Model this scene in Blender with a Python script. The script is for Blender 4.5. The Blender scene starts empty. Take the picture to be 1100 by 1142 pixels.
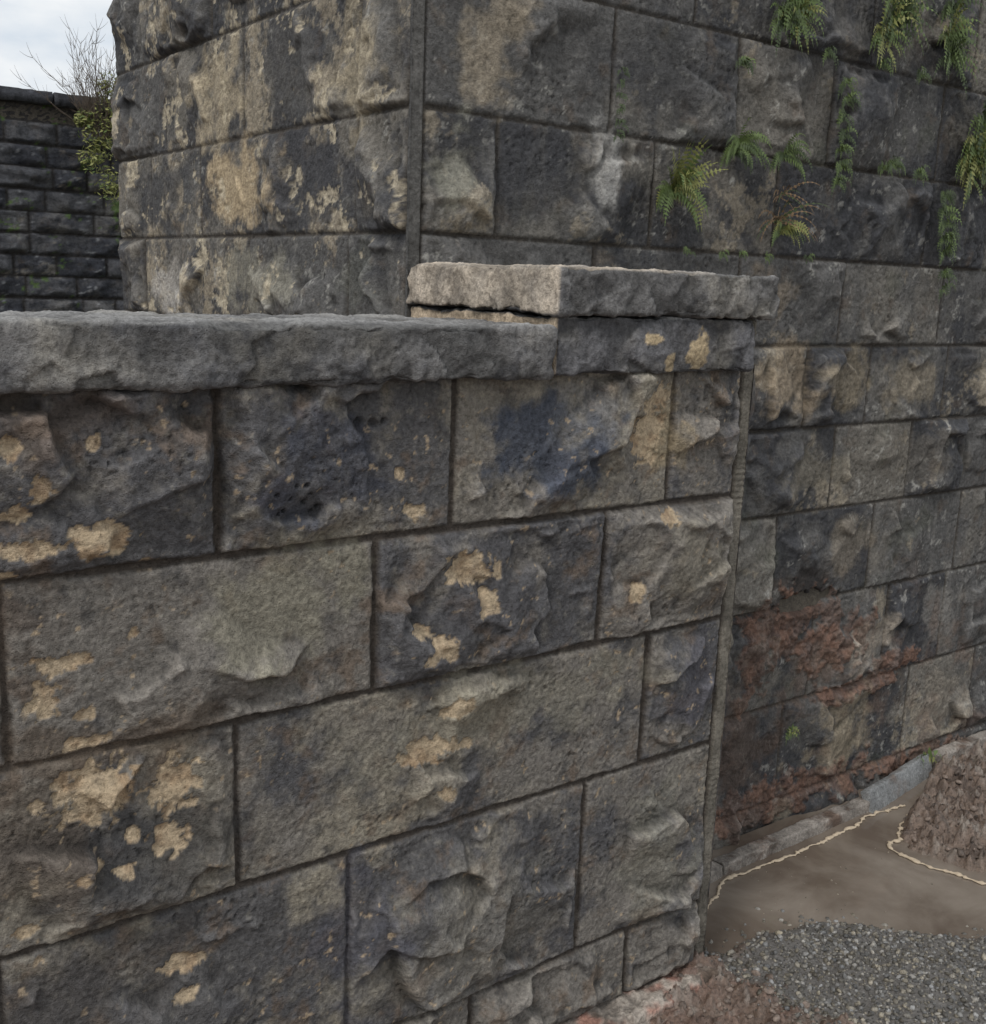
import bpy, math, random
import numpy as np
from mathutils import Matrix, Vector
random.seed(7)
sc=bpy.context.scene
EYE=1.75
# ------------------------------------------------------------ noise helpers
_tabs={}
def _tab(seed):
    if seed not in _tabs:
        r=np.random.RandomState(seed)
        p=r.permutation(256); p=np.concatenate([p,p,p])
        a=r.rand(256)*2*np.pi
        g3=r.normal(size=(256,3)); g3/=np.linalg.norm(g3,axis=1)[:,None]
        _tabs[seed]=(p,np.cos(a),np.sin(a),g3)
    return _tabs[seed]
def fade(t): return t*t*t*(t*(t*6-15)+10)
def perlin(x,y,seed=0):
    p,gx,gy,_=_tab(seed)
    xi=np.floor(x).astype(int); yi=np.floor(y).astype(int)
    xf=x-xi; yf=y-yi; xi&=255; yi&=255
    def g(ix,iy,fx,fy):
        k=p[p[ix]+iy]; return gx[k]*fx+gy[k]*fy
    u=fade(xf); v=fade(yf)
    a=g(xi,yi,xf,yf); b=g((xi+1)&255,yi,xf-1,yf)
    c=g(xi,(yi+1)&255,xf,yf-1); d=g((xi+1)&255,(yi+1)&255,xf-1,yf-1)
    return ((a+(b-a)*u)+((c+(d-c)*u)-(a+(b-a)*u))*v)*1.5
def perlin3(x,y,z,seed=0):
    p,_,_,g3=_tab(seed)
    xi=np.floor(x).astype(int); yi=np.floor(y).astype(int); zi=np.floor(z).astype(int)
    xf=x-xi; yf=y-yi; zf=z-zi; xi&=255; yi&=255; zi&=255
    u=fade(xf); v=fade(yf); w=fade(zf)
    def g(dx,dy,dz):
        k=p[p[p[(xi+dx)&255]+((yi+dy)&255)]+((zi+dz)&255)]
        G=g3[k]; return G[...,0]*(xf-dx)+G[...,1]*(yf-dy)+G[...,2]*(zf-dz)
    l=lambda a,b,t:a+(b-a)*t
    return l(l(l(g(0,0,0),g(1,0,0),u),l(g(0,1,0),g(1,1,0),u),v),l(l(g(0,0,1),g(1,0,1),u),l(g(0,1,1),g(1,1,1),u),v),w)*1.5
def fbm(x,y,f,o=4,seed=0,gain=.5):
    s=0;a=1;t=0
    for i in range(o):
        s=s+a*perlin(x*f+i*17.3,y*f+i*9.1,seed+i); t+=a; a*=gain; f*=2.03
    return s/t*1.35
def fbm3(x,y,z,f,o=4,seed=0,gain=.5):
    s=0;a=1;t=0
    for i in range(o):
        s=s+a*perlin3(x*f+i*17.3,y*f+i*9.1,z*f+3.7*i,seed+i); t+=a; a*=gain; f*=2.03
    return s/t*1.35
def ss(a,b,x):
    t=np.clip((x-a)/(b-a),0,1); return t*t*(3-2*t)
def lerp(c,d,m):
    return c+(np.asarray(d)-c)*m[...,None]
def blur(A,s):
    k=int(3*s); w=np.exp(-.5*(np.arange(-k,k+1)/s)**2); w/=w.sum()
    P=np.pad(A,((k,k),(0,0)),'edge'); B=sum(w[i]*P[i:i+A.shape[0]] for i in range(2*k+1))
    P=np.pad(B,((0,0),(k,k)),'edge'); return sum(w[i]*P[:,i:i+A.shape[1]] for i in range(2*k+1))
def facets(U,V,cell,seed,off,grad):
    R=np.random.RandomState(seed); n=64
    jx=R.rand(n,n);jy=R.rand(n,n);o=(R.rand(n,n)-.5)*2*off;gx=(R.rand(n,n)-.5)*2*grad;gy=(R.rand(n,n)-.5)*2*grad
    x=U/cell;y=V/cell; xi=np.floor(x).astype(int); yi=np.floor(y).astype(int)
    best=np.full(U.shape,1e9); out=np.zeros(U.shape)
    for a in (-1,0,1):
        for b in (-1,0,1):
            cx=(xi+a)%n; cy=(yi+b)%n
            dx=x-(xi+a+jx[cx,cy]); dy=y-(yi+b+jy[cx,cy]); d=dx*dx+dy*dy
            h=o[cx,cy]+(gx[cx,cy]*dx+gy[cx,cy]*dy)*cell
            m=d<best; out=np.where(m,h,out); best=np.where(m,d,best)
    return out
# ------------------------------------------------------------ mesh helpers
def link(ob,parent=None):
    sc.collection.objects.link(ob)
    if parent: ob.parent=parent
    return ob
def empty(name):
    e=bpy.data.objects.new(name,None); e.empty_display_size=.2; return link(e)
def grid_mesh(name,P,col,mat,parent=None,flip=False):
    nv,nu=P.shape[:2]
    me=bpy.data.meshes.new(name)
    me.vertices.add(nv*nu); me.vertices.foreach_set("co",P.reshape(-1).astype(np.float32))
    idx=np.arange(nv*nu).reshape(nv,nu)
    q=np.stack([idx[:-1,:-1],idx[:-1,1:],idx[1:,1:],idx[1:,:-1]],-1).reshape(-1,4)
    if flip: q=q[:,::-1]
    n=len(q)
    me.loops.add(n*4); me.loops.foreach_set("vertex_index",q.reshape(-1).astype(np.int32))
    me.polygons.add(n); me.polygons.foreach_set("loop_start",(np.arange(n)*4).astype(np.int32))
    me.polygons.foreach_set("loop_total",np.full(n,4,dtype=np.int32))
    me.update(calc_edges=True); me.polygons.foreach_set("use_smooth",np.ones(n,dtype=bool))
    if col is not None:
        a=me.color_attributes.new("Col",'FLOAT_COLOR','POINT')
        c=np.ones((nv*nu,4),dtype=np.float32); c[:,:3]=np.clip(col.reshape(-1,3),0.005,1)
        a.data.foreach_set("color",c.reshape(-1))
    me.materials.append(mat)
    return link(bpy.data.objects.new(name,me),parent)
def poly_mesh(name,V,F,mat,parent=None,smooth=False,col=None):
    me=bpy.data.meshes.new(name); me.from_pydata([tuple(v) for v in V],[],[tuple(f) for f in F]); me.update()
    if smooth: me.polygons.foreach_set("use_smooth",np.ones(len(me.polygons),dtype=bool))
    if not isinstance(mat,(list,tuple)): mat=[mat]
    for m in mat: me.materials.append(m)
    return link(bpy.data.objects.new(name,me),parent)
# ------------------------------------------------------------ materials
def newmat(name):
    m=bpy.data.materials.new(name); m.use_nodes=True; nt=m.node_tree
    return m,nt,nt.nodes['Principled BSDF']
def N(nt,t,**k):
    n=nt.nodes.new(t)
    for a,b in k.items():
        if a in n.inputs.keys(): n.inputs[a].default_value=b
        else: setattr(n,a,b)
    return n
def mth(nt,op,a,b=None,c=None):
    n=nt.nodes.new('ShaderNodeMath'); n.operation=op
    for i,x in enumerate((a,b,c)):
        if x is None: continue
        if isinstance(x,(int,float)): n.inputs[i].default_value=x
        else: nt.links.new(x,n.inputs[i])
    return n.outputs[0]
def stone_mat(name,fine=1.0,bump=.0025,pit=.5,rough=.88,spec=.3):
    m,nt,b=newmat(name); L=nt.links
    tc=N(nt,'ShaderNodeTexCoord').outputs['Object']
    at=N(nt,'ShaderNodeAttribute',attribute_name="Col")
    n1=N(nt,'ShaderNodeTexNoise',Scale=105*fine,Detail=4,Roughness=.75); L.new(tc,n1.inputs['Vector'])
    v=N(nt,'ShaderNodeTexVoronoi',Scale=150*fine); L.new(tc,v.inputs['Vector'])
    k=mth(nt,'MULTIPLY_ADD',n1.outputs['Fac'],2.3,-.15)
    vm=N(nt,'ShaderNodeVectorMath',operation='SCALE'); L.new(at.outputs['Color'],vm.inputs[0]); L.new(k,vm.inputs['Scale'])
    L.new(vm.outputs[0],b.inputs['Base Color'])
    pr=N(nt,'ShaderNodeMapRange'); pr.inputs[1].default_value=.0; pr.inputs[2].default_value=.3; L.new(v.outputs['Distance'],pr.inputs[0])
    hgt=mth(nt,'MULTIPLY_ADD',pr.outputs[0],pit*.5,n1.outputs['Fac'])
    bp=N(nt,'ShaderNodeBump',Strength=1.0,Distance=bump*3); L.new(hgt,bp.inputs['Height']); L.new(bp.outputs[0],b.inputs['Normal'])
    b.inputs['Roughness'].default_value=rough; b.inputs['Specular IOR Level'].default_value=spec
    return m
M_front=stone_mat("weathered_gritstone",1,.0019)
M_tower=stone_mat("sooty_gritstone",.8,.0020,.3,.8)
M_far=stone_mat("dark_stone",.25,.006,.2)
M_ground=stone_mat("wet_earth",1.0,.002,.2,.38,.5)
def plain(name,col,rough=.8,var=.3,scale=40,bump=.002,spec=.3):
    m,nt,b=newmat(name); L=nt.links
    tc=N(nt,'ShaderNodeTexCoord').outputs['Object']
    n=N(nt,'ShaderNodeTexNoise',Scale=scale,Detail=3,Roughness=.65); L.new(tc,n.inputs['Vector'])
    r=N(nt,'ShaderNodeMix',data_type='RGBA')
    r.inputs[6].default_value=(*[c*(1-var) for c in col],1); r.inputs[7].default_value=(*[min(1,c*(1+var)) for c in col],1)
    L.new(n.outputs['Fac'],r.inputs[0]); L.new(r.outputs[2],b.inputs['Base Color'])
    if bump:
        bp=N(nt,'ShaderNodeBump',Distance=bump); L.new(n.outputs['Fac'],bp.inputs['Height']); L.new(bp.outputs[0],b.inputs['Normal'])
    b.inputs['Roughness'].default_value=rough; b.inputs['Specular IOR Level'].default_value=spec
    return m
# ------------------------------------------------------------ rock-faced ashlar sheet
def ashlar(us,vs,courses,seed,bulge=.03,gap=.005,joint=-.012,chip=1.0,scal=1.0):
    R=np.random.RandomState(seed)
    U,V=np.meshgrid(us,vs)
    wu=.004*fbm(U,V,9,3,seed+1)+.0025*fbm(U,V,60,2,seed+2)
    wv=.004*fbm(U,V,9,3,seed+3)+.0025*fbm(U,V,60,2,seed+4)
    fu=.034*fbm(U,V,5,4,seed+5,.42); fv=.034*fbm(U,V,5,4,seed+6,.42)
    en=fbm(U,V,14,4,seed+7,.55)
    H=np.full(U.shape,joint)+.002*fbm(U,V,40,3,seed+8)
    T=np.zeros(U.shape); T2=np.zeros(U.shape); E=np.full(U.shape,-.01)
    FA=facets(U+fu*1.2,(V+fv*1.2)*1.25,.17,seed+30,.007,.30)+facets(U+fu*.7+fv*.3,V+fv*.7,.065,seed+31,.0022,.20)
    FA=blur(FA,1.0)
    for (z0,z1,js) in courses:
        iv=np.where((vs>z0-.02)&(vs<z1+.02))[0]
        if len(iv)==0: continue
        for a,b in zip(js[:-1],js[1:]):
            iu=np.where((us>a-.02)&(us<b+.02))[0]
            if len(iu)==0: continue
            rnd=R.rand(12)
            s=np.s_[iv[0]:iv[-1]+1,iu[0]:iu[-1]+1]
            u=U[s];v=V[s]
            ds=[u+wu[s]-a-gap, b-u+wu[s]-gap, v+wv[s]-z0-gap, z1-v+wv[s]-gap]
            e=np.minimum(np.minimum(ds[0],ds[1]),np.minimum(ds[2],ds[3]))
            bl=bulge*(.8+.5*rnd[0]); w=b-a; hh=z1-z0
            h=np.full(u.shape,9.)
            for i in range(4):
                off=.004+.012*R.rand()
                d=np.maximum(ds[i]+en[s]*.018-off,0)
                h=np.minimum(h,.003+.004*R.rand()+(.45+1.1*R.rand())*d)
            x=u+fu[s]; y=v+fv[s]
            for i in range(6):
                ang=R.rand()*6.28; gr=.06+.30*R.rand()
                cx=a+w*(.2+.6*R.rand()); cy=z0+hh*(.2+.6*R.rand())
                h=np.minimum(h,bl*(.8+.5*R.rand())+gr*(np.cos(ang)*(x-cx)+np.sin(ang)*(y-cy)))
            ns=int((3+R.rand()*5*min(1.6,w/.4))*scal)
            for i in range(ns):
                if R.rand()<.75:
                    if R.rand()<.7: cx=a+w*R.rand(); cy=z0+hh*(R.choice([.0,.08,.9,1.0]))
                    else: cx=a+w*R.choice([.03,.97]); cy=z0+hh*R.rand()
                else: cx=a+w*R.rand(); cy=z0+hh*R.rand()
                rx=.03+.10*R.rand()*min(1,w/.3); ry=rx*(.35+.6*R.rand()); an=R.rand()*3.14
                dx=x-cx;dy=y-cy; p=(np.cos(an)*dx+np.sin(an)*dy)/rx; q=(-np.sin(an)*dx+np.cos(an)*dy)/ry
                aa=.012+.018*R.rand()
                h=np.minimum(h,bl*(.15+.5*R.rand())+aa*(p*p+q*q))
            h=h+FA[s]*chip*ss(.006,.035,e)
            h=np.maximum(h,-.004)
            m=ss(0,.0045,e)
            Hs=H[s]; H[s]=np.where(e>0,Hs+(h-Hs)*m,Hs)
            T[s]=np.where(e>0,rnd[5],T[s]); T2[s]=np.where(e>0,rnd[6],T2[s]); E[s]=np.where(e>E[s],e,E[s])
    inner=ss(.0,.012,E)
    H=H*.7+blur(H,.9)*.3
    n=fbm(U,V,18,6,seed+9,.62)
    H=H+inner*(.0046*n+.0014*fbm(U,V,120,2,seed+12,.7))
    pit=fbm(U,V,75,2,seed+14); pm=ss(-.1,.5,fbm(U,V,5,3,seed+15))
    H=H-inner*.004*ss(.25,.55,pit)*pm
    return U,V,H,E,T,T2
def relief_tone(C,H,E,s1,s2,k):  # scales colour by relief: ridges lighter, hollows darker
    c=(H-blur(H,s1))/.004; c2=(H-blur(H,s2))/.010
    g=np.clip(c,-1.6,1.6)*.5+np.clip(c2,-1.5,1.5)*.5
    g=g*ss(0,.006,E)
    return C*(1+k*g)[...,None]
def patch(U,V,x,z,rx,rz,seed,rag=.55,f=28):
    return np.sqrt(((U-x)/rx)**2+((V-z)/rz)**2)+rag*fbm(U,V,f,5,seed,.62)
def blur_patch(U,V,x,z,rx,rz,seed,rag=1.1):
    return ss(1.2,.5,patch(U,V,x,z,rx,rz,seed,rag,9))

# ============================================================ LOW WALL
def wall_colour(U,V,H,E,T,T2,seed):
    n1=fbm(U,V,2.3,5,seed+20,.65); n2=fbm(U,V,5,6,seed+21,.68); n3=fbm(U,V,9,5,seed+22,.68)
    C=np.zeros(U.shape+(3,))+np.array([.178,.163,.145])
    C=lerp(C,[.255,.228,.18],ss(-.1,.6,n1+.9*(T-.5)))
    C=lerp(C,[.078,.078,.085],ss(-.08,.40,n2+.9*(T2-.5))*.85)
    C=lerp(C,[.145,.105,.075],ss(.1,.5,n3)*.65)
    C=lerp(C,[.06,.058,.058],ss(.1,.45,fbm(U,V,14,6,seed+23,.72))*.65)
    C=lerp(C,[.28,.26,.22],ss(.25,.6,fbm(U,V,30,4,seed+26,.7))*.4)
    jm=1-ss(0.,.004,E)
    C=lerp(C,[.065,.054,.045],jm)
    return C
us=np.concatenate([np.arange(-2.5,.22,.02),np.arange(.22,1.958,.0035)])
vs=np.arange(-.06,1.59,.0035)
fc=[(-.1,.085,[-2.6,-1.8,-1,-.3,.2,.75,1.25,1.70,1.93]),
    (.085,.262,[-2.6,-2,-1.4,-.8,-.3,.25,.8,1.23,1.685,1.925]),
    (.262,.68,[-2.6,-2.1,-1.6,-1.0,-.35,.312,.933,1.523,1.925]),
    (.68,.995,[-2.6,-2,-1.3,-.6,.05,.709,1.685,1.925]),
    (.995,1.289,[-2.6,-1.9,-1.1,-.3,.3425,.980,1.533,1.925]),
    (1.289,1.60,[-2.6,-1.8,-1.2,-.5,.1,.68,1.143,1.711,1.925])]
U,V,H,E,T,T2=ashlar(us,vs,fc,11,bulge=.034,gap=.0042,chip=.8)
C=wall_colour(U,V,H,E,T,T2,11)
for (x,z,rx,rz,c,a) in [(1.36,1.43,.15,.10,(.05,.062,.09),.85),(.85,1.42,.14,.10,(.055,.06,.08),.75),(.80,1.19,.16,.10,(.26,.24,.18),.6),
        (1.70,1.45,.06,.10,(.30,.24,.15),.7),(.55,.80,.2,.10,(.055,.053,.052),.75),(1.2,1.18,.13,.09,(.075,.073,.078),.7),(.50,1.0,.2,.05,(.12,.09,.065),.6),
        (.42,1.52,.12,.05,(.13,.10,.08),.6),(1.3,.9,.35,.09,(.24,.22,.17),.5),(1.2,.42,.25,.16,(.21,.195,.165),.5),(.95,.5,.1,.15,(.08,.08,.095),.7),
        (1.83,.85,.08,.12,(.09,.087,.10),.7),(1.75,.45,.12,.18,(.20,.19,.155),.5),(1.8,1.15,.09,.1,(.20,.18,.14),.6),(1.5,1.5,.1,.07,(.16,.165,.18),.5),
        (.33,1.24,.1,.1,(.10,.075,.058),.6),(.35,.85,.1,.12,(.09,.07,.056),.6),(.45,.58,.18,.09,(.08,.072,.066),.6)]:
    C=lerp(C,c,blur_patch(U,V,x,z,rx,rz,int(x*99+z*7))*a)
C=relief_tone(C,H,E,3,9,.32)
spall=[(.371,1.393,.016,.012),(.360,1.493,.012,.014),(.400,1.433,.018,.016),(.482,1.491,.010,.010),(.49,1.344,.045,.022),(.377,1.338,.035,.012),(.537,1.179,.008,.008),
 (.397,1.092,.020,.024),(.461,1.061,.014,.009),(.413,1.147,.028,.014),(.45,1.15,.02,.008),(.455,1.012,.04,.010),(.47,.925,.055,.045),(.597,.905,.034,.040),(.587,.813,.030,.022),
 (.528,.838,.011,.012),(.504,.784,.014,.008),(.461,.806,.008,.008),(.433,.799,.009,.008),(.606,.569,.034,.014),(.605,.514,.018,.012),(.351,.716,.02,.008),
 (1.177,1.212,.042,.028),(1.244,1.200,.013,.018),(1.223,1.134,.022,.02),(1.114,1.060,.034,.02),(1.160,.930,.028,.018),(1.106,.848,.052,.024),(1.192,.844,.016,.010),(1.145,.755,.018,.012),
 (1.642,1.453,.04,.06),(1.669,1.529,.030,.018),(1.026,1.401,.010,.010),(1.061,1.33,.018,.014),(1.70,1.26,.022,.016),(1.07,1.10,.02,.012),(1.21,1.155,.012,.01),(.56,1.29,.02,.01),(1.62,1.10,.015,.02),(.34,1.30,.02,.012),(.38,.92,.012,.01)]
sp=np.zeros(U.shape)
for i,(x,z,rx,rz) in enumerate(spall):
    sp=np.maximum(sp,ss(1.03,.95,patch(U,V,x,z,rx*1.15,rz*1.15,200+i,.9,40)))
sp=sp*ss(0,.006,E)
spc=np.zeros(U.shape+(3,))+np.array([.47,.37,.25]); spc=lerp(spc,[.36,.26,.165],ss(-.1,.5,fbm(U,V,20,4,77)))
C=C+(spc-C)*(sp*np.clip(.95+.4*fbm(U,V,45,4,78,.7),.6,1))[...,None]
H=H-.004*sp
fl=ss(.45,.50,fbm(U,V,42,4,91,.6))*ss(-.15,.2,fbm(U,V,4,2,92))*ss(0,.01,E)
C=lerp(C,[.40,.31,.21],fl*.8); H=H-.001*fl
for (x,z,r) in [(.94,1.50,.012),(.97,1.498,.012),(.99,1.503,.008),(.77,1.39,.006),(.80,1.38,.007),(.79,1.36,.006),(.83,1.37,.006),(.81,1.40,.005),(.84,1.385,.004),(.78,1.355,.005),(.86,1.36,.006),(.50,1.46,.004),(.83,1.40,.006),(.85,1.35,.005),(.76,1.37,.004)]:
    k=ss(1.1,.5,patch(U,V,x,z,r*.9,r*.7,5,.9,70)); H=H-.010*k; C=C*(1-.5*k)[...,None]
mg=U>1.925
rib=.0008*np.sign(np.sin(V*2*np.pi/.0135+.8*fbm(U,V,8,2,3)))*ss(-.2,.3,fbm(U,V,5,2,6))
H=np.where(mg,-.002+rib+.004*fbm(U,V,18,4,31,.6),H)
C=np.where(mg[...,None],np.array([.16,.145,.12])*(1+.6*fbm(U,V,9,5,32,.65))[...,None],C)
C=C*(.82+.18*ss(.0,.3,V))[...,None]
low=empty("stone_parapet_wall")
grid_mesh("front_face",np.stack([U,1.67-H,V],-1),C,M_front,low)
us2=np.arange(1.67,2.175,.008); vs2=np.arange(-.06,1.59,.008)
U,V,H,E,T,T2=ashlar(us2,vs2,[(z0,z1,[1.66,1.9 if i%2 else 1.8,2.2]) for i,(z0,z1,_) in enumerate(fc)],15,.02)
C=wall_colour(U,V,H,E,T,T2,15)
H=H*ss(1.67,1.70,U)
grid_mesh("end_face",np.stack([1.957+H,U,V],-1),C,M_front,low)
def rough_box(name,x0,x1,y0,y1,z0,z1,res,r,amp,seed,colf,mat,parent,fine=.0015,chipa=.035,fac=0):
    L=[np.linspace(a,b,max(3,int((b-a)/res)+1)) for a,b in ((x0,x1),(y0,y1),(z0,z1))]
    Ps=[];Fs=[];off=0
    for ax in range(3):
        o=[i for i in range(3) if i!=ax]
        A,B=np.meshgrid(L[o[0]],L[o[1]])
        for side in (0,-1):
            P=np.zeros(A.shape+(3,)); P[...,o[0]]=A;P[...,o[1]]=B;P[...,ax]=L[ax][side]
            n,m=A.shape; idx=np.arange(n*m).reshape(n,m)+off
            q=np.stack([idx[:-1,:-1],idx[:-1,1:],idx[1:,1:],idx[1:,:-1]],-1).reshape(-1,4)
            fl=(side==0) ^ (ax==1)
            if fl: q=q[:,::-1]
            Ps.append(P.reshape(-1,3)); Fs.append(q); off+=n*m
    P=np.concatenate(Ps); F=np.concatenate(Fs)
    key=np.round(P/1e-5).astype(np.int64); _,ui,inv=np.unique(key,axis=0,return_index=True,return_inverse=True)
    P=P[ui]; F=inv.reshape(-1)[F]
    lo=np.array([x0,y0,z0])+r; hi=np.array([x1,y1,z1])-r
    Q=np.clip(P,lo,hi); D=P-Q; n=D/np.maximum(np.linalg.norm(D,axis=1),1e-9)[:,None]
    x,y,z=P.T
    k=amp*fbm3(x,y,z,9,3,seed,.5)+fine*2.4*fbm3(x,y,z,28,4,seed+5,.65)+fine*fbm3(x,y,z,95,2,seed+9,.6)
    if fac:
        fw=.03*fbm3(x,y,z,6,4,seed+41,.6)
        k=k+fac*np.clip(-n[:,1],0,1)*facets((x+fw)[None],((z+y)*1.2+fw)[None],.09,seed+50,1,18)[0]
    ch=np.maximum(0,fbm3(x,y,z,7,4,seed+30,.6)-.05)
    srt=np.sort(np.minimum(P-np.array([x0,y0,z0]),np.array([x1,y1,z1])-P),axis=1)
    edge=np.exp(-srt[:,1]/.02)
    k=k-ch*edge*chipa
    P2=Q+n*(r+k)[:,None]
    col=np.clip(colf(P,n)*(1+np.clip(k/.008,-.35,.35))[:,None],.01,1)
    me=bpy.data.meshes.new(name); me.vertices.add(len(P2)); me.vertices.foreach_set("co",P2.reshape(-1).astype(np.float32))
    nF=len(F); me.loops.add(nF*4); me.loops.foreach_set("vertex_index",F.reshape(-1).astype(np.int32))
    me.polygons.add(nF); me.polygons.foreach_set("loop_start",(np.arange(nF)*4).astype(np.int32)); me.polygons.foreach_set("loop_total",np.full(nF,4,dtype=np.int32))
    me.update(calc_edges=True); me.polygons.foreach_set("use_smooth",np.ones(nF,dtype=bool))
    a=me.color_attributes.new("Col",'FLOAT_COLOR','POINT'); c=np.ones((len(P2),4),dtype=np.float32); c[:,:3]=col; a.data.foreach_set("color",c.reshape(-1))
    me.materials.append(mat)
    return link(bpy.data.objects.new(name,me),parent)
def ccol(P,n,base=(.142,.138,.135)):
    x,y,z=P.T
    C=np.zeros((len(P),3))+np.array(base)
    C=lerp(C,[.22,.205,.18],ss(0,.6,fbm3(x,y,z,4,5,3,.65)))
    C=lerp(C,[.07,.07,.075],ss(-.05,.4,fbm3(x,y,z,7,6,4,.68))*.85)
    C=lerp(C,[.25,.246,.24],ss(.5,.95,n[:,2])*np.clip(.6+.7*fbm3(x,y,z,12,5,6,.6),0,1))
    return C
def capcol(P,n):
    C=ccol(P,n); x,y,z=P.T
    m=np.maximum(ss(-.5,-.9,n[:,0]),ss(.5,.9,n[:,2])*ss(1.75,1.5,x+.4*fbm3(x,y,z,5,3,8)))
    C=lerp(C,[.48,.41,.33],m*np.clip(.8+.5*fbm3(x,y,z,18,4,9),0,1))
    return C
def bandcol(P,n):
    C=ccol(P,n,(.125,.123,.128)); x,y,z=P.T
    for (a,b,r1,r2) in [(1.735,1.625,.03,.035),(1.655,1.60,.014,.02),(1.60,1.65,.02,.012)]:
        d=np.sqrt(((x-a)/r1)**2+((z-b)/r2)**2)+.8*fbm3(x,y,z,35,4,12)
        C=lerp(C,[.42,.33,.21],ss(1.05,.9,d)*ss(-.3,-.8,n[:,1]))
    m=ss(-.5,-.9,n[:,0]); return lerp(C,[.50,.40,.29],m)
edges=[-2.5,-1.6,-.7,.13,1.343]
for i,(a,b) in enumerate(zip(edges[:-1],edges[1:])):
    rough_box("coping_stone",a+.0025,b-.0025,1.626,1.97,1.572,1.672,.012 if i<3 else .0042,.013,.008,40+i*3,ccol,M_front,low,.0018,.045,.0035)
rough_box("pier_band",1.3465,1.912,1.637,2.172,1.577,1.690,.0042,.007,.005,60,bandcol,M_front,low,.0016,.03,.003)
rough_box("arris_strip",1.9145,1.957,1.671,1.80,1.592,1.690,.006,.005,.002,61,lambda P,n:np.zeros((len(P),3))+np.array([.16,.145,.12]),M_front,low,.0015,.01)
rough_box("pier_cap",1.335,1.968,1.622,2.172,1.6925,1.784,.004,.010,.006,70,capcol,M_front,low,.0018,.04,.003)
def corecol(P,n): return np.zeros((len(P),3))+np.array([.09,.078,.062])
rough_box("wall_core",-2.5,1.945,1.69,1.955,-.1,1.57,.05,.003,0,1,corecol,M_front,low,0,0)
rough_box("pier_core",1.36,1.943,1.70,2.165,-.1,1.575,.05,.003,0,1,corecol,M_front,low,0,0)
def footcol(P,n):
    x,y,z=P.T
    C=np.zeros((len(P),3))+np.array([.33,.29,.25])
    C=lerp(C,[.28,.12,.085],ss(-.05,.3,fbm3(x,y,z,8,4,15,.6))*.75)
    return lerp(C,[.12,.09,.07],ss(.15,.5,fbm3(x,y,z,6,5,18,.65)))
rough_box("mortar_footing",.2,1.95,1.595,1.70,-.05,.088,.006,.014,.012,80,footcol,M_front,low,.004)

# ============================================================ TOWER (abutment)
zl=[-.1,.08,.423,.763,1.067,1.339,1.593,1.852,2.124,2.421,2.71,3.0,3.3,3.6,3.9]
def tower_courses(base,u0,u1,step,seed):
    R=np.random.RandomState(seed); out=[]
    for i in range(len(zl)-1):
        js=list(base.get(i,[]))
        if not js: js=[u0+step*(.4+.5*R.rand())]
        lo=[u0]; first=js[0]; x=u0
        while first-x>step*1.5:
            x+=step*(.8+.4*R.rand()); lo.append(x)
        js=lo+js
        while js[-1]<u1: js.append(js[-1]+step*(.7+.6*R.rand()))
        out.append((zl[i],zl[i+1],js))
    return out
rb={1:[2.25,2.837,3.55],2:[2.5,2.95,3.36],3:[2.2,2.718,3.22,3.75],4:[2.5,2.967,3.385,3.715],5:[2.3,2.79,3.11,3.55],6:[1.9,2.45,2.93,3.47],
    7:[1.581,2.09,2.58,3.33],8:[1.928,2.377,2.79,3.35],9:[1.60,2.2,2.95,3.5]}
us=np.concatenate([np.arange(1.34,4.3,.0050),np.arange(4.3,9,.03)])
vs=np.concatenate([np.arange(-.06,2.78,.0050),np.arange(2.78,3.88,.02)])
tc=tower_courses(rb,1.373,9,.5,5)
U,V,H,E,T,T2=ashlar(us,vs,tc,23,bulge=.027,gap=.003,joint=-.011,chip=.6,scal=.75)
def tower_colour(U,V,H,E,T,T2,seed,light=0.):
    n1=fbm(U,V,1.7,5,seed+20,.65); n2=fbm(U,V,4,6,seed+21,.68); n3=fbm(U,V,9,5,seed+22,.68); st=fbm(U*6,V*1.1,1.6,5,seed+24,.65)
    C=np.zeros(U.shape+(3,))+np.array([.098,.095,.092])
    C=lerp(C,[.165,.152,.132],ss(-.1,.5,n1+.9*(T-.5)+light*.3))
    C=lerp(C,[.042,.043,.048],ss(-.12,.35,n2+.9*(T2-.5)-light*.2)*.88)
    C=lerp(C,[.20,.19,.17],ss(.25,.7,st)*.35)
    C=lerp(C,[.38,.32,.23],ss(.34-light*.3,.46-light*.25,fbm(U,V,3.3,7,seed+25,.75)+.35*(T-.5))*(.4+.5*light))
    C=lerp(C,[.105,.082,.064],ss(.2,.6,n3)*.55)
    C=lerp(C,[.36,.35,.32],ss(.30,.38,fbm(U,V,22,5,seed+27,.72))*.55*ss(-.2,.3,fbm(U,V,3,3,seed+28)))
    jm=1-ss(0.,.004,E)
    C=lerp(C,[.058,.05,.042],jm)
    return C
C=tower_colour(U,V,H,E,T,T2,23)
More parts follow.
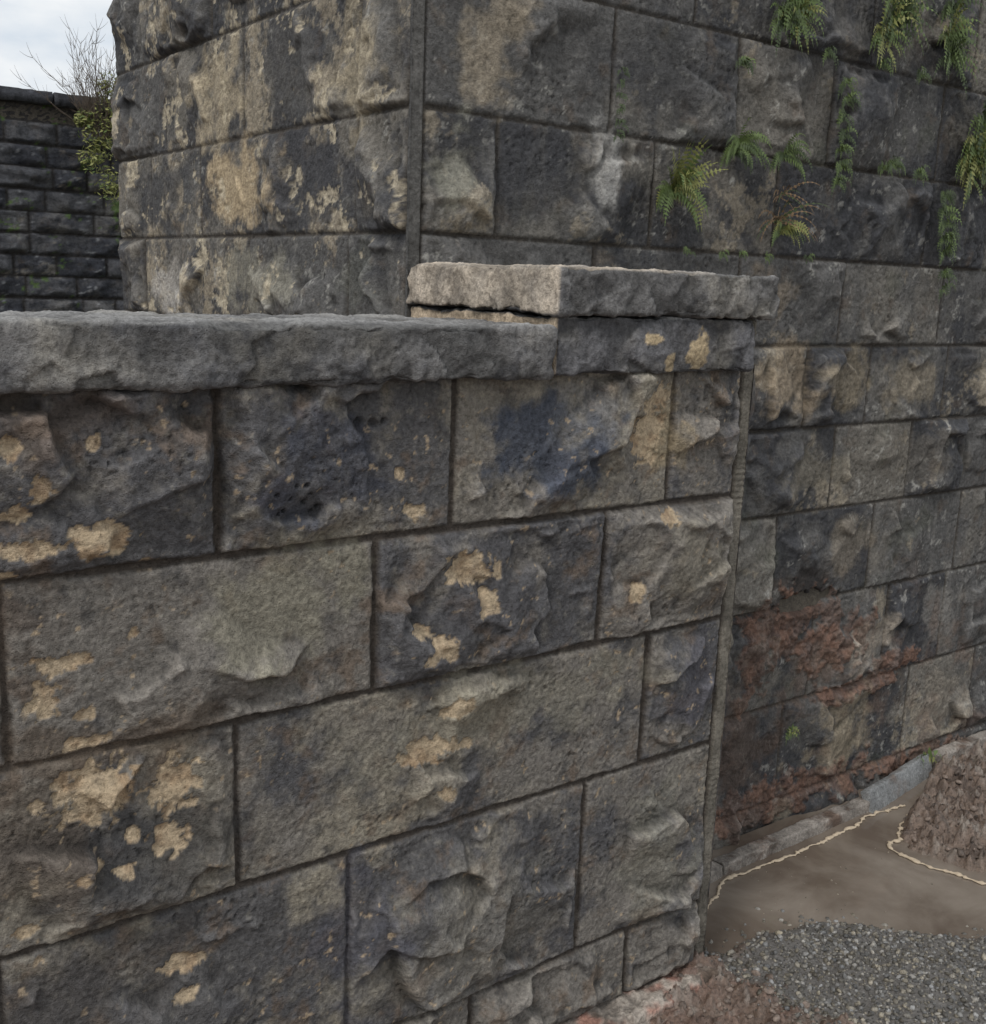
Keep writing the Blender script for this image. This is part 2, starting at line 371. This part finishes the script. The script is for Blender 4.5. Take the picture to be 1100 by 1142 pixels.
for (x,z,rx,rz,c,a) in [(1.55,2.28,.10,.12,(.32,.27,.20),.7),(1.46,2.0,.06,.1,(.26,.25,.20),.6),(1.90,2.02,.05,.12,(.36,.35,.33),.6),(2.7,1.5,.16,.11,(.27,.215,.15),.7),
    (2.98,1.48,.13,.10,(.24,.20,.14),.65),(3.35,1.46,.15,.1,(.26,.22,.16),.6),(2.75,1.23,.1,.1,(.07,.07,.073),.6),(2.9,1.19,.2,.08,(.20,.175,.13),.5),(2.85,.80,.14,.10,(.035,.031,.029),.9),(3.1,.93,.13,.1,(.21,.18,.14),.6),
    (3.7,.62,.1,.14,(.30,.28,.25),.4),(3.4,1.2,.3,.1,(.13,.115,.095),.5),(3.25,.55,.13,.1,(.36,.31,.25),.65),(3.15,.25,.18,.14,(.27,.225,.16),.75),(3.75,.25,.2,.12,(.24,.21,.17),.6),
    (2.62,.3,.2,.14,(.08,.058,.047),.8),(2.3,1.7,.2,.08,(.05,.05,.052),.6),(2.6,1.75,.1,.07,(.21,.17,.125),.6),(2.1,2.3,.2,.12,(.05,.05,.053),.5),(1.7,2.0,.12,.12,(.055,.055,.06),.6),(2.9,2.5,.3,.15,(.06,.06,.063),.5)]:
    C=lerp(C,c,blur_patch(U,V,x,z,rx,rz,int(x*99+z*7))*a)
stk=ss(.1,.6,fbm(U*7,V*1.1,2.2,5,61,.65))*ss(2.9,3.3,U)*ss(1.15,.95,V)*ss(.35,.5,V)
C=lerp(C,[.30,.285,.26],stk*.28)
C=relief_tone(C,H,E,3,9,.34)
md=0
for (x,z,rx,rz) in [(2.80,.70,.18,.10),(3.02,.62,.13,.13),(3.22,.62,.06,.07),(3.2,.41,.28,.035),(3.45,.47,.12,.04),(2.66,.60,.07,.15),(3.0,.09,.35,.06),(2.7,.08,.25,.07),(3.6,.05,.3,.04)]:
    md=np.maximum(md,ss(1.1,.85,patch(U,V,x,z,rx,rz,int(x*50+z*9),1.2,14)))
mth_=md*(.45+.55*ss(-.2,.3,fbm(U,V,12,5,63,.65)))
C=lerp(C,[.20,.115,.082],np.clip(mth_,0,1)*.88)
C=lerp(C,[.085,.055,.043],ss(-.1,.4,fbm(U,V,16,5,64,.65))*md*.7)
C=lerp(C,[.17,.115,.085],ss(.0,.5,fbm(U,V,5,5,69,.65))*ss(1.0,.5,V)*.45)
H=H+md*(.007+.016*fbm(U,V,22,5,65,.75))
cv=ss(1.1,.6,patch(U,V,2.90,.765,.16,.035,66,.7,14)); H=H-.035*cv; C=C*(1-.5*cv)[...,None]
gm=ss(.25,.6,fbm(U,V,2.6,5,67,.65)); C=lerp(C,[.075,.08,.052],gm*.3)
mg=U<1.373
H=np.where(mg,-.001+.003*fbm(U,V,24,4,31,.65),H)
C=np.where(mg[...,None],np.array([.10,.096,.09])*(1+.8*fbm(U,V,6,5,32,.65))[...,None],C)
tower=empty("bridge_abutment_tower")
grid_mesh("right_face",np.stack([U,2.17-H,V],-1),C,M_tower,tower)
lb={6:[2.46,3.05,3.93],7:[2.42,3.41],8:[2.41,3.08,3.7],9:[2.35,2.8,3.3],10:[2.6,3.2]}
us=np.arange(2.17,4.19,.0055)
vs=np.concatenate([np.arange(-.06,1.55,.03),np.arange(1.55,2.8,.0050),np.arange(2.8,3.88,.02)])
tc2=[(a,b,[j for j in js if j<4.05]+[4.2]) for a,b,js in tower_courses(lb,2.185,4.0,.55,9)]
U,V,H,E,T,T2=ashlar(us,vs,tc2,33,bulge=.027,gap=.003,joint=-.011,chip=.55,scal=.75)
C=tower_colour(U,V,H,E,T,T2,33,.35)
for (x,z,rx,rz,c,a) in [(3.24,2.25,.16,.16,(.42,.35,.24),.6),(2.40,2.24,.10,.15,(.38,.32,.22),.6),(3.12,1.99,.25,.11,(.46,.36,.23),.8),(3.681,1.69,.2,.08,(.50,.47,.43),.6),(3.0,1.73,.3,.08,(.25,.235,.19),.7),
    (2.62,1.99,.28,.12,(.055,.055,.06),.85),(3.75,1.98,.22,.12,(.06,.06,.063),.85),(2.8,2.3,.16,.14,(.075,.072,.07),.75),(2.29,2.35,.05,.2,(.09,.09,.09),.6),(2.4,1.74,.1,.1,(.12,.12,.105),.6)]:
    C=lerp(C,c,blur_patch(U,V,x,z,rx,rz,int(x*99+z*7))*a)
C=relief_tone(C,H,E,3,9,.34)
sp=ss(.25,.28,fbm(U,V,6,7,71,.7)); C=lerp(C,[.52,.45,.33],sp*.85*np.clip(.75+.8*fbm(U,V,30,3,72),.2,1)*ss(0,.006,E)); H=H-.003*sp
mg=U<2.185
H=np.where(mg,-.001+.003*fbm(U,V,24,4,31,.65),H)
C=np.where(mg[...,None],np.array([.09,.088,.085])*(1+.6*fbm(U,V,6,5,32,.65))[...,None],C)
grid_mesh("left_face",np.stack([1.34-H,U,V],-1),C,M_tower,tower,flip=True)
rough_box("tower_core",1.356,9,2.186,4.17,-.1,3.86,.1,.003,0,1,corecol,M_tower,tower,0,0)

# ============================================================ BACK WALL
us=np.arange(-6,12,.028); vs=np.arange(-.1,3.32,.016)
zz=[-.1]+[.12+.215*i for i in range(15)]; R=np.random.RandomState(3)
bc=[]
for i in range(len(zz)-1):
    js=[-6.1-R.rand()*.3]
    while js[-1]<12: js.append(js[-1]+.3+.35*R.rand())
    bc.append((zz[i],zz[i+1],js))
U,V,H,E,T,T2=ashlar(us,vs,bc,43,bulge=.045,gap=.010,joint=-.022)
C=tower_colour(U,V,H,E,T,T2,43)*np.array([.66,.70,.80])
C=lerp(C,[.08,.13,.035],ss(.33,.42,fbm(U,V,3,6,88,.75))*.85)
bw=empty("retaining_wall")
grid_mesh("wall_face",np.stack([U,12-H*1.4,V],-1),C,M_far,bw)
def bcol(P,n):
    x,y,z=P.T; C=np.zeros((len(P),3))+np.array([.05,.052,.06]); return lerp(C,[.12,.115,.10],ss(0,.5,fbm3(x,y,z,2,4,5)))
e=-6.
while e<12:
    w=.75+.3*random.random(); rough_box("wall_coping",e,e+w-.012,11.94,12.5,3.30,3.43,.05,.02,.010,int(e*10)+100,bcol,M_far,bw,.004,.02); e+=w
rough_box("wall_core",-6,12,12.03,12.45,-.1,3.295,.3,.003,0,1,corecol,M_far,bw,0,0)

# ============================================================ GROUND
def logax(a,b,n): return np.geomspace(a,b,n)
gx=np.unique(np.round(np.concatenate([-logax(1.2,400,26),np.arange(-1.2,1.5,.06),np.arange(1.5,4.4,.0065),np.arange(4.4,7,.06),logax(7,400,24)]),4))
gy=np.unique(np.round(np.concatenate([-logax(.6,400,26),np.arange(-.6,.95,.05),np.arange(.95,2.2,.0065),np.arange(2.2,5,.1),logax(5,400,26)]),4))
U,V=np.meshgrid(gx,gy)
YB=([1.5,2.05,2.14,2.28,2.44,2.59,2.72,2.87,3.3,4.2],[1.9,1.88,1.82,1.81,1.78,1.65,1.50,1.43,1.15,.3])
yb=np.interp(U,*YB)
xb=np.interp(V,[.3,1.2,1.43,1.55,1.70,1.85,1.936,1.99,2.05,2.17],[4.3,3.35,3.14,3.084,3.035,3.03,3.2,3.36,3.5,3.75])
wob=.035*fbm(U,V,9,5,301,.65)
m1=ss(-.02,.14,yb-V+wob); m2=ss(-.005,.10,U-xb+wob)
clump=fbm(U,V,13,6,303,.72); big=fbm(U,V,4,3,304)
Z=-.035+m1*(.055+.02*big+.006*clump)+m2*(.055+.04*big+.105*np.abs(clump)-.006)
red=np.clip(ss(2.12,2.0,U+.15*fbm(U,V,5,4,306,.6)),0,1)
Z=Z+red*m1*(.02+.06*np.abs(clump))
Z=Z+.05*ss(.22,.0,1.67-V)*ss(2.05,1.9,U)*(V<1.68)*(1+clump*.5)*ss(1.5,1.9,U)
far=np.maximum(ss(4.2,5.5,U),np.maximum(ss(.6,0,V),ss(2.3,2.6,V)))
Z=Z*(1-far)+far*(.03+.012*clump)
Z=np.where((U<1.9)&(V>1.7),.02,Z)
fade_=1-np.clip((np.hypot(U,V)-8)/30,0,1)
Z=Z*fade_+(1-fade_)*.03
C=np.zeros(U.shape+(3,))+np.array([.17,.13,.10])
C=lerp(C,[.15,.14,.13],m1*(1-red))
C=lerp(C,[.21,.155,.122],m2)
C=lerp(C,[.08,.058,.046],ss(-.1,.35,fbm(U,V,13,6,307,.7))*np.maximum(m2,red)*.75)
C=lerp(C,[.21,.13,.10],red*.6*(.5+.5*ss(-.3,.3,fbm(U,V,10,4,308))))
C=lerp(C,[.34,.30,.26],ss(.05,.4,fbm(U,V,9,6,309,.7))*np.maximum(m2,red)*.65)
C=lerp(C,[.09,.10,.05],ss(5,12,np.hypot(U,V))*.7)
grid_mesh("ground",np.stack([U,V,Z],-1),C,M_ground)
def gheight(x,y):
    i=np.clip(np.searchsorted(gx,x),0,len(gx)-1); j=np.clip(np.searchsorted(gy,y),0,len(gy)-1); return Z[j,i]
m,nt,b=newmat("muddy_water"); L=nt.links
tcn=N(nt,'ShaderNodeTexCoord').outputs['Object']
n=N(nt,'ShaderNodeTexNoise',Scale=3.2,Detail=6,Roughness=.6,Distortion=.5); L.new(tcn,n.inputs['Vector'])
r=N(nt,'ShaderNodeValToRGB'); r.color_ramp.elements[0].position=.36; r.color_ramp.elements[0].color=(.135,.105,.082,1); r.color_ramp.elements[1].position=.66; r.color_ramp.elements[1].color=(.27,.23,.19,1)
L.new(n.outputs['Fac'],r.inputs[0]); L.new(r.outputs[0],b.inputs['Base Color'])
n4=N(nt,'ShaderNodeTexNoise',Scale=14,Detail=2); L.new(tcn,n4.inputs['Vector'])
bp=N(nt,'ShaderNodeBump',Distance=.003,Strength=.25); L.new(n4.outputs['Fac'],bp.inputs['Height']); L.new(bp.outputs[0],b.inputs['Normal'])
b.inputs['Roughness'].default_value=.03; b.inputs['IOR'].default_value=1.55
poly_mesh("puddle_water",[(1.97,.8,0),(4.5,.2,0),(4.5,2.16,0),(1.97,2.16,0)],[(0,1,2,3)],m)

def icos(sub):
    import bmesh
    bm=bmesh.new(); bmesh.ops.create_icosphere(bm,subdivisions=sub,radius=1)
    v=np.array([x.co[:] for x in bm.verts]); f=np.array([[q.index for q in x.verts] for x in bm.faces]); bm.free(); return v,f
def scatter(name,pts,rad,sub,seed,cols,mat,flat=.65,rag=.35,sink=.3):
    R=np.random.RandomState(seed); v,f=icos(sub); n=len(pts); nv=len(v)
    A=R.normal(size=(n,3,3)); Q,_=np.linalg.qr(A)
    S=rad[:,None]*(np.array([1,.8,flat])[None,:]*(.75+.5*R.rand(n,3)))
    vv=v[None]*(1+rag*(R.rand(n,nv,1)-.5))*S[:,None,:]
    vv=np.einsum('nij,nkj->nki',Q,vv); vv[...,2]*=.8
    vv=vv+pts[:,None,:]; vv[...,2]+=rad[:,None]*(.5-sink)
    F=(f[None]+(np.arange(n)*nv)[:,None,None]).reshape(-1,3)
    me=bpy.data.meshes.new(name); me.vertices.add(n*nv); me.vertices.foreach_set("co",vv.reshape(-1).astype(np.float32))
    nF=len(F); me.loops.add(nF*3); me.loops.foreach_set("vertex_index",F.reshape(-1).astype(np.int32)); me.polygons.add(nF)
    me.polygons.foreach_set("loop_start",(np.arange(nF)*3).astype(np.int32)); me.polygons.foreach_set("loop_total",np.full(nF,3,dtype=np.int32)); me.update(calc_edges=True)
    a=me.color_attributes.new("Col",'FLOAT_COLOR','POINT'); c=np.ones((n,nv,4),dtype=np.float32); c[...,:3]=cols[:,None,:]; a.data.foreach_set("color",c.reshape(-1))
    me.materials.append(mat); return link(bpy.data.objects.new(name,me))
R=np.random.RandomState(99)
n=27000
px=1.9+1.7*R.rand(n); py=.85+1.05*R.rand(n)
edge=np.interp(px,*YB)-py
keep=(edge>-.02+.07*R.rand(n)+.05*fbm(px,py,9,3,12))&(px+.15*fbm(px,py,5,4,306,.6)>1.92+.2*R.rand(n))
keep&=R.rand(n)<np.clip(.35+edge*5+.7*fbm(px,py,6,3,13),.1,1)
px=px[keep];py=py[keep]; rad=.0026+.0085*R.rand(len(px))**3.5
g=.09+.30*R.rand(len(px))**1.8; wr=R.rand(len(px))*.7; cols=np.stack([g*(1+.2*wr),g,g*(1-.35*wr)],-1)
scatter("gravel",np.stack([px,py,np.maximum(gheight(px,py),-.004)],-1),rad,1,5,cols,M_ground)
n=1000
px=np.concatenate([3.02+1.3*R.rand(n),1.5+.62*R.rand(600)]); py=np.concatenate([1.2+.93*R.rand(n),1.15+.5*R.rand(600)])
z=gheight(px,py); k=(z>.01); px=px[k];py=py[k];z=z[k]
rad=.003+.014*R.rand(len(px))**3.
g=.6+1.1*R.rand(len(px)); cols=np.stack([.18*g,.14*g,.115*g],-1)
scatter("mud_clods",np.stack([px,py,z],-1),rad,2,6,cols,M_ground,rag=.3,sink=.5)
n=60
px=2.2+.8*R.rand(n);py=1.6+.4*R.rand(n); rad=.0015+.003*R.rand(n)**2; g=.12+.25*R.rand(n)
scatter("floating_debris",np.stack([px,py,np.zeros(n)],-1),rad,1,8,np.stack([g,g*.85,g*.65],-1),M_ground,sink=.5)

def kcol(P,n):
    x,y,z=P.T; C=np.zeros((len(P),3))+np.array([.29,.26,.23]); C=lerp(C,[.14,.10,.078],ss(-.05,.35,fbm3(x,y,z,8,5,5,.65))); return C
def oriented(name,p,q,width,z0,z1,col,seed,mat,parent,amp=.004,tilt=0,chipa=.02):
    p=Vector(p);q=Vector(q); L_=(q-p).length
    o=rough_box(name,0,L_,0,width,z0,z1,.006,.004,amp,seed,col,mat,parent,.0012,chipa)
    o.location=(p.x,p.y,0); o.rotation_euler=(tilt,0,math.atan2(q.y-p.y,q.x-p.x)); return o
kerb=empty("concrete_kerb")
oriented("kerb_run",(1.97,1.955),(2.42,2.015),.05,-.06,.036,kcol,1,M_front,kerb,.005)
oriented("kerb_run_2",(2.42,2.015),(3.19,2.035),.05,-.06,.038,kcol,2,M_front,kerb,.005)
oriented("kerb_run_3",(3.70,2.10),(5.2,2.10),.05,-.06,.06,kcol,3,M_front,kerb,.005)
def scol(P,n):
    x,y,z=P.T; C=np.zeros((len(P),3))+np.array([.25,.255,.255]); return lerp(C,[.16,.11,.08],ss(.1,.5,fbm3(x,y,z,7,4,5)))
sl=empty("stone_slab"); oriented("slab",(3.18,2.015),(3.66,2.09),.035,-.02,.078,scol,4,M_front,sl,.002,tilt=-.35,chipa=.006)

foamm=plain("foam_scum",(.55,.45,.33),.8,.35,90,.002)
def tube(name,pts,r,mat,parent=None,seed=1,z=.003,taper=False):
    R=np.random.RandomState(seed); pts=np.array(pts,float)
    d=np.r_[0,np.cumsum(np.linalg.norm(np.diff(pts,axis=0),axis=1))]; n=max(4,int(d[-1]/.008)) if not taper else max(4,len(pts)); t=np.linspace(0,d[-1],n)
    P=np.stack([np.interp(t,d,pts[:,i]) for i in range(pts.shape[1])],-1)
    if P.shape[1]==2:
        P=np.c_[P,np.full(n,z)]
        for i in range(2): P[:,i]=np.convolve(np.pad(P[:,i],4,'edge'),np.ones(9)/9,'valid')
        P[:,0]+=.016*fbm(t,t*0+seed,10,4,seed,.6); P[:,1]+=.018*fbm(t,t*0+seed+5,10,4,seed+7,.6)
    V=[];F=[];K=6 if not taper else 4
    rr=r*(.35+1.4*R.rand(n)**1.5) if not taper else r*np.linspace(1,.3,n)
    T=np.gradient(P,axis=0)
    for i in range(n):
        tt=Vector(T[i]).normalized(); s=tt.cross(Vector((0,0,1))); s=s.normalized() if s.length>1e-4 else Vector((1,0,0)); u=s.cross(tt)
        for k in range(K):
            a=k*2*math.pi/K; V.append(tuple(Vector(P[i])+s*math.cos(a)*rr[i]*(1.5 if not taper else 1)+u*math.sin(a)*rr[i]*(.7 if not taper else 1)))
    for i in range(n-1):
        for k in range(K): F.append((i*K+k,i*K+(k+1)%K,(i+1)*K+(k+1)%K,(i+1)*K+k))
    if name is None: return V,F
    return poly_mesh(name,V,F,mat,parent,True)
foam=empty("foam_line")
tube("foam_kerb_edge",[(2.2,1.91),(2.30,1.945),(2.39,1.995),(2.64,1.985),(2.95,1.985),(3.15,2.015),(3.24,2.01),(3.33,1.985)],.004,foamm,foam,3)
tube("foam_bank_edge",[(3.377,1.953),(3.219,1.925),(3.12,1.88),(3.10,1.85),(3.02,1.86),(3.0,1.80),(3.02,1.70),(3.07,1.55),(3.15,1.38)],.0045,foamm,foam,5,.004)

# ============================================================ PLANTS
leaf=[plain("fern_green",(.11,.155,.05),.55,.4,50,0),plain("fern_yellow",(.23,.24,.08),.55,.4,50,0),plain("dry_frond",(.18,.12,.07),.8,.4,50,0),plain("dark_leaf",(.065,.09,.04),.6,.4,50,0)]
def fern(name,x,z,size,nf,seed,mats=(0,1),wt=(.6,.4),droop=.6,spread=1.0,up=.6,wid=.16,y=2.15,out=.5,leaflets=12):
    R=random.Random(seed); V=[];F=[];MI=[]
    for k in range(nf):
        L_=size*(.55+.55*R.random()); a=(R.random()*2-1)*spread
        d=Vector((math.sin(a),-out*(.4+.8*R.random()),up*math.cos(a)+.1*(R.random()-.5))).normalized()
        p=Vector((x+(R.random()-.5)*.02,y-.01,z+(R.random()-.5)*.02)); mi=0 if R.random()<wt[0] else 1
        n=leaflets
        for i in range(n+1):
            t=i/n
            step=L_/n; d=(d+Vector((0,0,-droop*2.2*t/n*1.6))).normalized(); q=p+d*step
            side=d.cross(Vector((0,-1,.3))).normalized(); nrm=side.cross(d)
            w=L_*wid*math.sin(math.pi*min(1,.12+.88*t)**.8)*(.85+.3*R.random())+.002
            lw=step*.42
            for s in (-1,1):
                tip=p+side*s*w+d*w*.35+nrm*(R.random()-.5)*w*.4-Vector((0,0,w*.15))
                b0=p-d*lw*.5;b1=p+d*lw
                mid=(p+tip)/2+d*lw*.55; mid2=(p+tip)/2-d*lw*.35
                k0=len(V); V+= [b0,mid2,tip,mid,b1]; F.append((k0,k0+1,k0+2,k0+3,k0+4)); MI.append(mats[mi])
            k0=len(V); r=.0009; V+=[p-side*r,p+side*r,q+side*r*.7,q-side*r*.7]; F.append((k0,k0+1,k0+2,k0+3)); MI.append(mats[mi])
            p=q
    o=poly_mesh(name,V,F,leaf); o.data.polygons.foreach_set("material_index",MI); return o
Z0=1.75
fern("fern_plant",2.14,Z0+.24,.14,26,1,(0,1),(.3,.4),.4,1.3,1.2,.13)
fern("fern_plant",2.13,Z0+.25,.13,24,21,(0,1),(.5,.4),1.3,2.5,.5,.14)
fern("fern_plant",2.367,Z0+.385,.10,30,2,(3,0),(.4,.5),1.0,1.8,.8,.13)
fern("fern_plant",2.35,Z0+.37,.08,20,22,(3,0),(.4,.5),2,2.2,.2,.14)
fern("fern_plant",2.555,Z0+.38,.10,28,3,(3,0),(.4,.5),1.3,2.1,.7,.13)
fern("dry_grass_tuft",2.55,Z0+.20,.13,26,4,(2,3),(.6,.5),.6,2.0,.5,.025,leaflets=8)
fern("dry_grass_tuft",2.56,Z0+.27,.10,16,24,(2,3),(.7,.5),.6,2.6,.5,.025,leaflets=8)
fern("fern_plant",2.57,Z0+.17,.09,20,5,(1,0),(.6,.5),1.5,1.7,.6,.15)
for k,(x,z,s) in enumerate([(2.97,.86,.14),(3.0,.80,.13),(2.95,.75,.11),(3.29,.88,.12),(3.28,.80,.12),(3.30,.74,.11),(2.53,.78,.12),(2.50,.72,.10),(2.56,.74,.09),(3.53,.58,.15),(3.50,.50,.15),(3.58,.45,.14),(3.49,.41,.13),(3.62,.52,.13),(3.45,.44,.10)]):
    fern("fern_plant",x,Z0+z,s,32,60+k,(3,0) if k%2 else (0,1),(.6,.6),.9,2.6,.9,.12,leaflets=9)
for i in range(7): fern("wall_moss_plant",2.80+.012*(i%2),Z0+.60-.045*i,.055,12,30+i,(3,0),(.6,.5),1.8,2.3,.5,.2,leaflets=6)
fern("fern_plant",3.058,Z0+.40,.075,18,13,(3,0),(.5,.5),1.5,1.6,.5,.15)
fern("fern_plant",3.02,Z0+.39,.06,14,14,(3,0),(.5,.5),1.5,1.6,.5,.15)
for i in range(5): fern("wall_moss_plant",3.36+.01*i,Z0+.33-.045*i,.07,16,40+i,(3,0),(.6,.5),1.6,2.4,.5,.17,leaflets=7)
fern("wall_moss_plant",3.40,Z0+.08,.06,12,50,(3,0),(.6,.5),2.2,1.8,.4,.2,leaflets=6)
fern("wall_moss_plant",3.41,Z0+.03,.05,9,56,(3,0),(.6,.5),2.2,1.8,.4,.22,leaflets=6)
for i in range(6): fern("wall_moss_plant",1.928,Z0+.52-.03*i,.022,8,51+i*3,(3,3),(.6,.5),2.2,1.8,.4,.22,leaflets=5)
for i,x in enumerate([2.2,2.34,2.41,2.52,2.7]): fern("wall_moss_plant",x,Z0+.102,.025,8,153+i,(3,0),(.6,.5),2.2,1.8,.4,.22,leaflets=5)
for i,(x,z) in enumerate([(3.9,.5),(3.75,.38),(4.0,.3),(3.2,.385),(2.95,.672),(3.15,.675),(2.7,.67),(2.35,.6),(3.7,.69)]): fern("wall_moss_plant",x,Z0+z,.055,12,170+i,(3,0),(.6,.5),2.0,1.8,.4,.2,leaflets=6)
fern("weed_plant",2.82,Z0-1.41,.05,8,54,(0,1),(.6,.5),1.2,1.8,.5,.3,leaflets=4,y=2.14)
fern("weed_plant",3.62,Z0-1.70,.08,10,55,(0,1),(.8,.5),1.2,1.6,.7,.3,leaflets=4,y=2.14)
def shrub(name,x,y,z):
    R=random.Random(5); par=empty(name); V=[];F=[];MI=[]
    for i in range(1700):
        a=R.gauss(0,1);b=R.gauss(0,1);c=R.gauss(0,1); l=math.sqrt(a*a+b*b+c*c); rr=R.random()**.6
        cl=R.choice([(-.10,0,.05,.20),(.05,-.05,.22,.20),(-.12,0,-.25,.16),(.06,0,-.50,.20),(.2,0,.1,.25),(-.20,0,.12,.10),(0,0,-.1,.2),(.05,0,.45,.15)])
        p=Vector((x+cl[0]+a/l*rr*cl[3],y+cl[1]+b/l*rr*cl[3]*.6,z+cl[2]+c/l*rr*cl[3]))
        s=.009+.013*R.random(); u=Vector((R.gauss(0,1),R.gauss(0,1),R.gauss(0,1))).normalized(); w=u.orthogonal().normalized()
        k=len(V); V+=[p-u*s*1.6,p+w*s*.6,p+u*s*1.6,p-w*s*.6]; F.append((k,k+1,k+2,k+3)); MI.append(1 if R.random()<.8 else 0)
    o=poly_mesh("foliage",V,F,leaf,par); o.data.polygons.foreach_set("material_index",MI)
    tw=plain("twig_bark",(.12,.095,.075),.9,.3,40,0); TV=[];TF=[]
    def add(pts,r,sd):
        v,f=tube(None,pts,r,tw,None,sd,taper=True); k=len(TV); TV.extend(v); TF.extend([tuple(q+k for q in ff) for ff in f])
    for i in range(60):
        a=(R.random()-.5)*.95; L_=.35+.6*R.random(); p=Vector((x+.12*R.gauss(0,1),y,z-.05)); d=Vector((math.sin(a),-.1,math.cos(a)))
        pts=[p.copy()]
        for j in range(8):
            d=(d+Vector((R.gauss(0,.14),R.gauss(0,.1),R.gauss(0,.08)))).normalized(); p=p+d*L_/7; pts.append(p.copy())
            if j>1:
                for _ in range(2):
                    dd=(d+Vector((R.gauss(0,.6),0,R.gauss(0,.4)))).normalized(); add([p,p+dd*.04,p+dd*.08+Vector((0,0,.01)),p+dd*.12+Vector((0,0,.03))],.0024,i)
        add(pts,.0045,i)
    poly_mesh("branches",TV,TF,tw,par,True)
    return par
shrub("shrub",3.62,11.7,3.05)

# ============================================================ LIGHT, SKY
S=Vector((-.72,-.36,.90)).normalized()
el=math.asin(S.z); az=math.atan2(S.x,S.y)
w=bpy.data.worlds.new("World"); sc.world=w; w.use_nodes=True; nt=w.node_tree; L=nt.links
bg=nt.nodes['Background']; bg.inputs['Strength'].default_value=.1
sky=nt.nodes.new('ShaderNodeTexSky'); sky.sky_type='NISHITA'; sky.sun_disc=False; sky.sun_elevation=el; sky.sun_rotation=az
tcw=nt.nodes.new('ShaderNodeTexCoord')
mp=nt.nodes.new('ShaderNodeMapping'); mp.inputs['Scale'].default_value=(1,1,2.5); L.new(tcw.outputs['Generated'],mp.inputs[0])
nn=nt.nodes.new('ShaderNodeTexNoise'); nn.inputs['Scale'].default_value=4.2; nn.inputs['Detail'].default_value=6; nn.inputs['Roughness'].default_value=.55; L.new(mp.outputs[0],nn.inputs['Vector'])
cr=nt.nodes.new('ShaderNodeValToRGB'); cr.color_ramp.elements[0].position=.38; cr.color_ramp.elements[0].color=(7.0,7.7,8.5,1); cr.color_ramp.elements[1].position=.56; cr.color_ramp.elements[1].color=(9.9,10.,10.,1); L.new(nn.outputs['Fac'],cr.inputs[0])
mx=nt.nodes.new('ShaderNodeMix'); mx.data_type='RGBA'; mx.inputs[0].default_value=.9; L.new(sky.outputs[0],mx.inputs[6]); L.new(cr.outputs[0],mx.inputs[7]); L.new(mx.outputs[2],bg.inputs['Color'])
sl_=bpy.data.lights.new("sun",'SUN'); sl_.energy=1.5; sl_.angle=math.radians(11); sl_.color=(1,.97,.93)
so=link(bpy.data.objects.new("sun",sl_)); so.rotation_euler=S.to_track_quat('Z','Y').to_euler(); so.location=(-3,-3,6)
# ============================================================ CAMERA
cam=bpy.data.cameras.new("camera"); co=link(bpy.data.objects.new("camera",cam))
r=Vector((.8080,-.5882,.0381)).normalized(); fw=Vector((.5822,.7866,-.2054)).normalized()
up=r.cross(fw).normalized()
M=Matrix((( r.x,up.x,-fw.x,0),(r.y,up.y,-fw.y,0),(r.z,up.z,-fw.z,EYE),(0,0,0,1)))
co.matrix_world=M
cam.sensor_fit='HORIZONTAL'; cam.sensor_width=36; cam.lens=36*1225/1100; cam.clip_start=.05; cam.clip_end=2000
sc.camera=co
sc.view_settings.view_transform='Standard'; sc.view_settings.look='None'; sc.view_settings.exposure=0
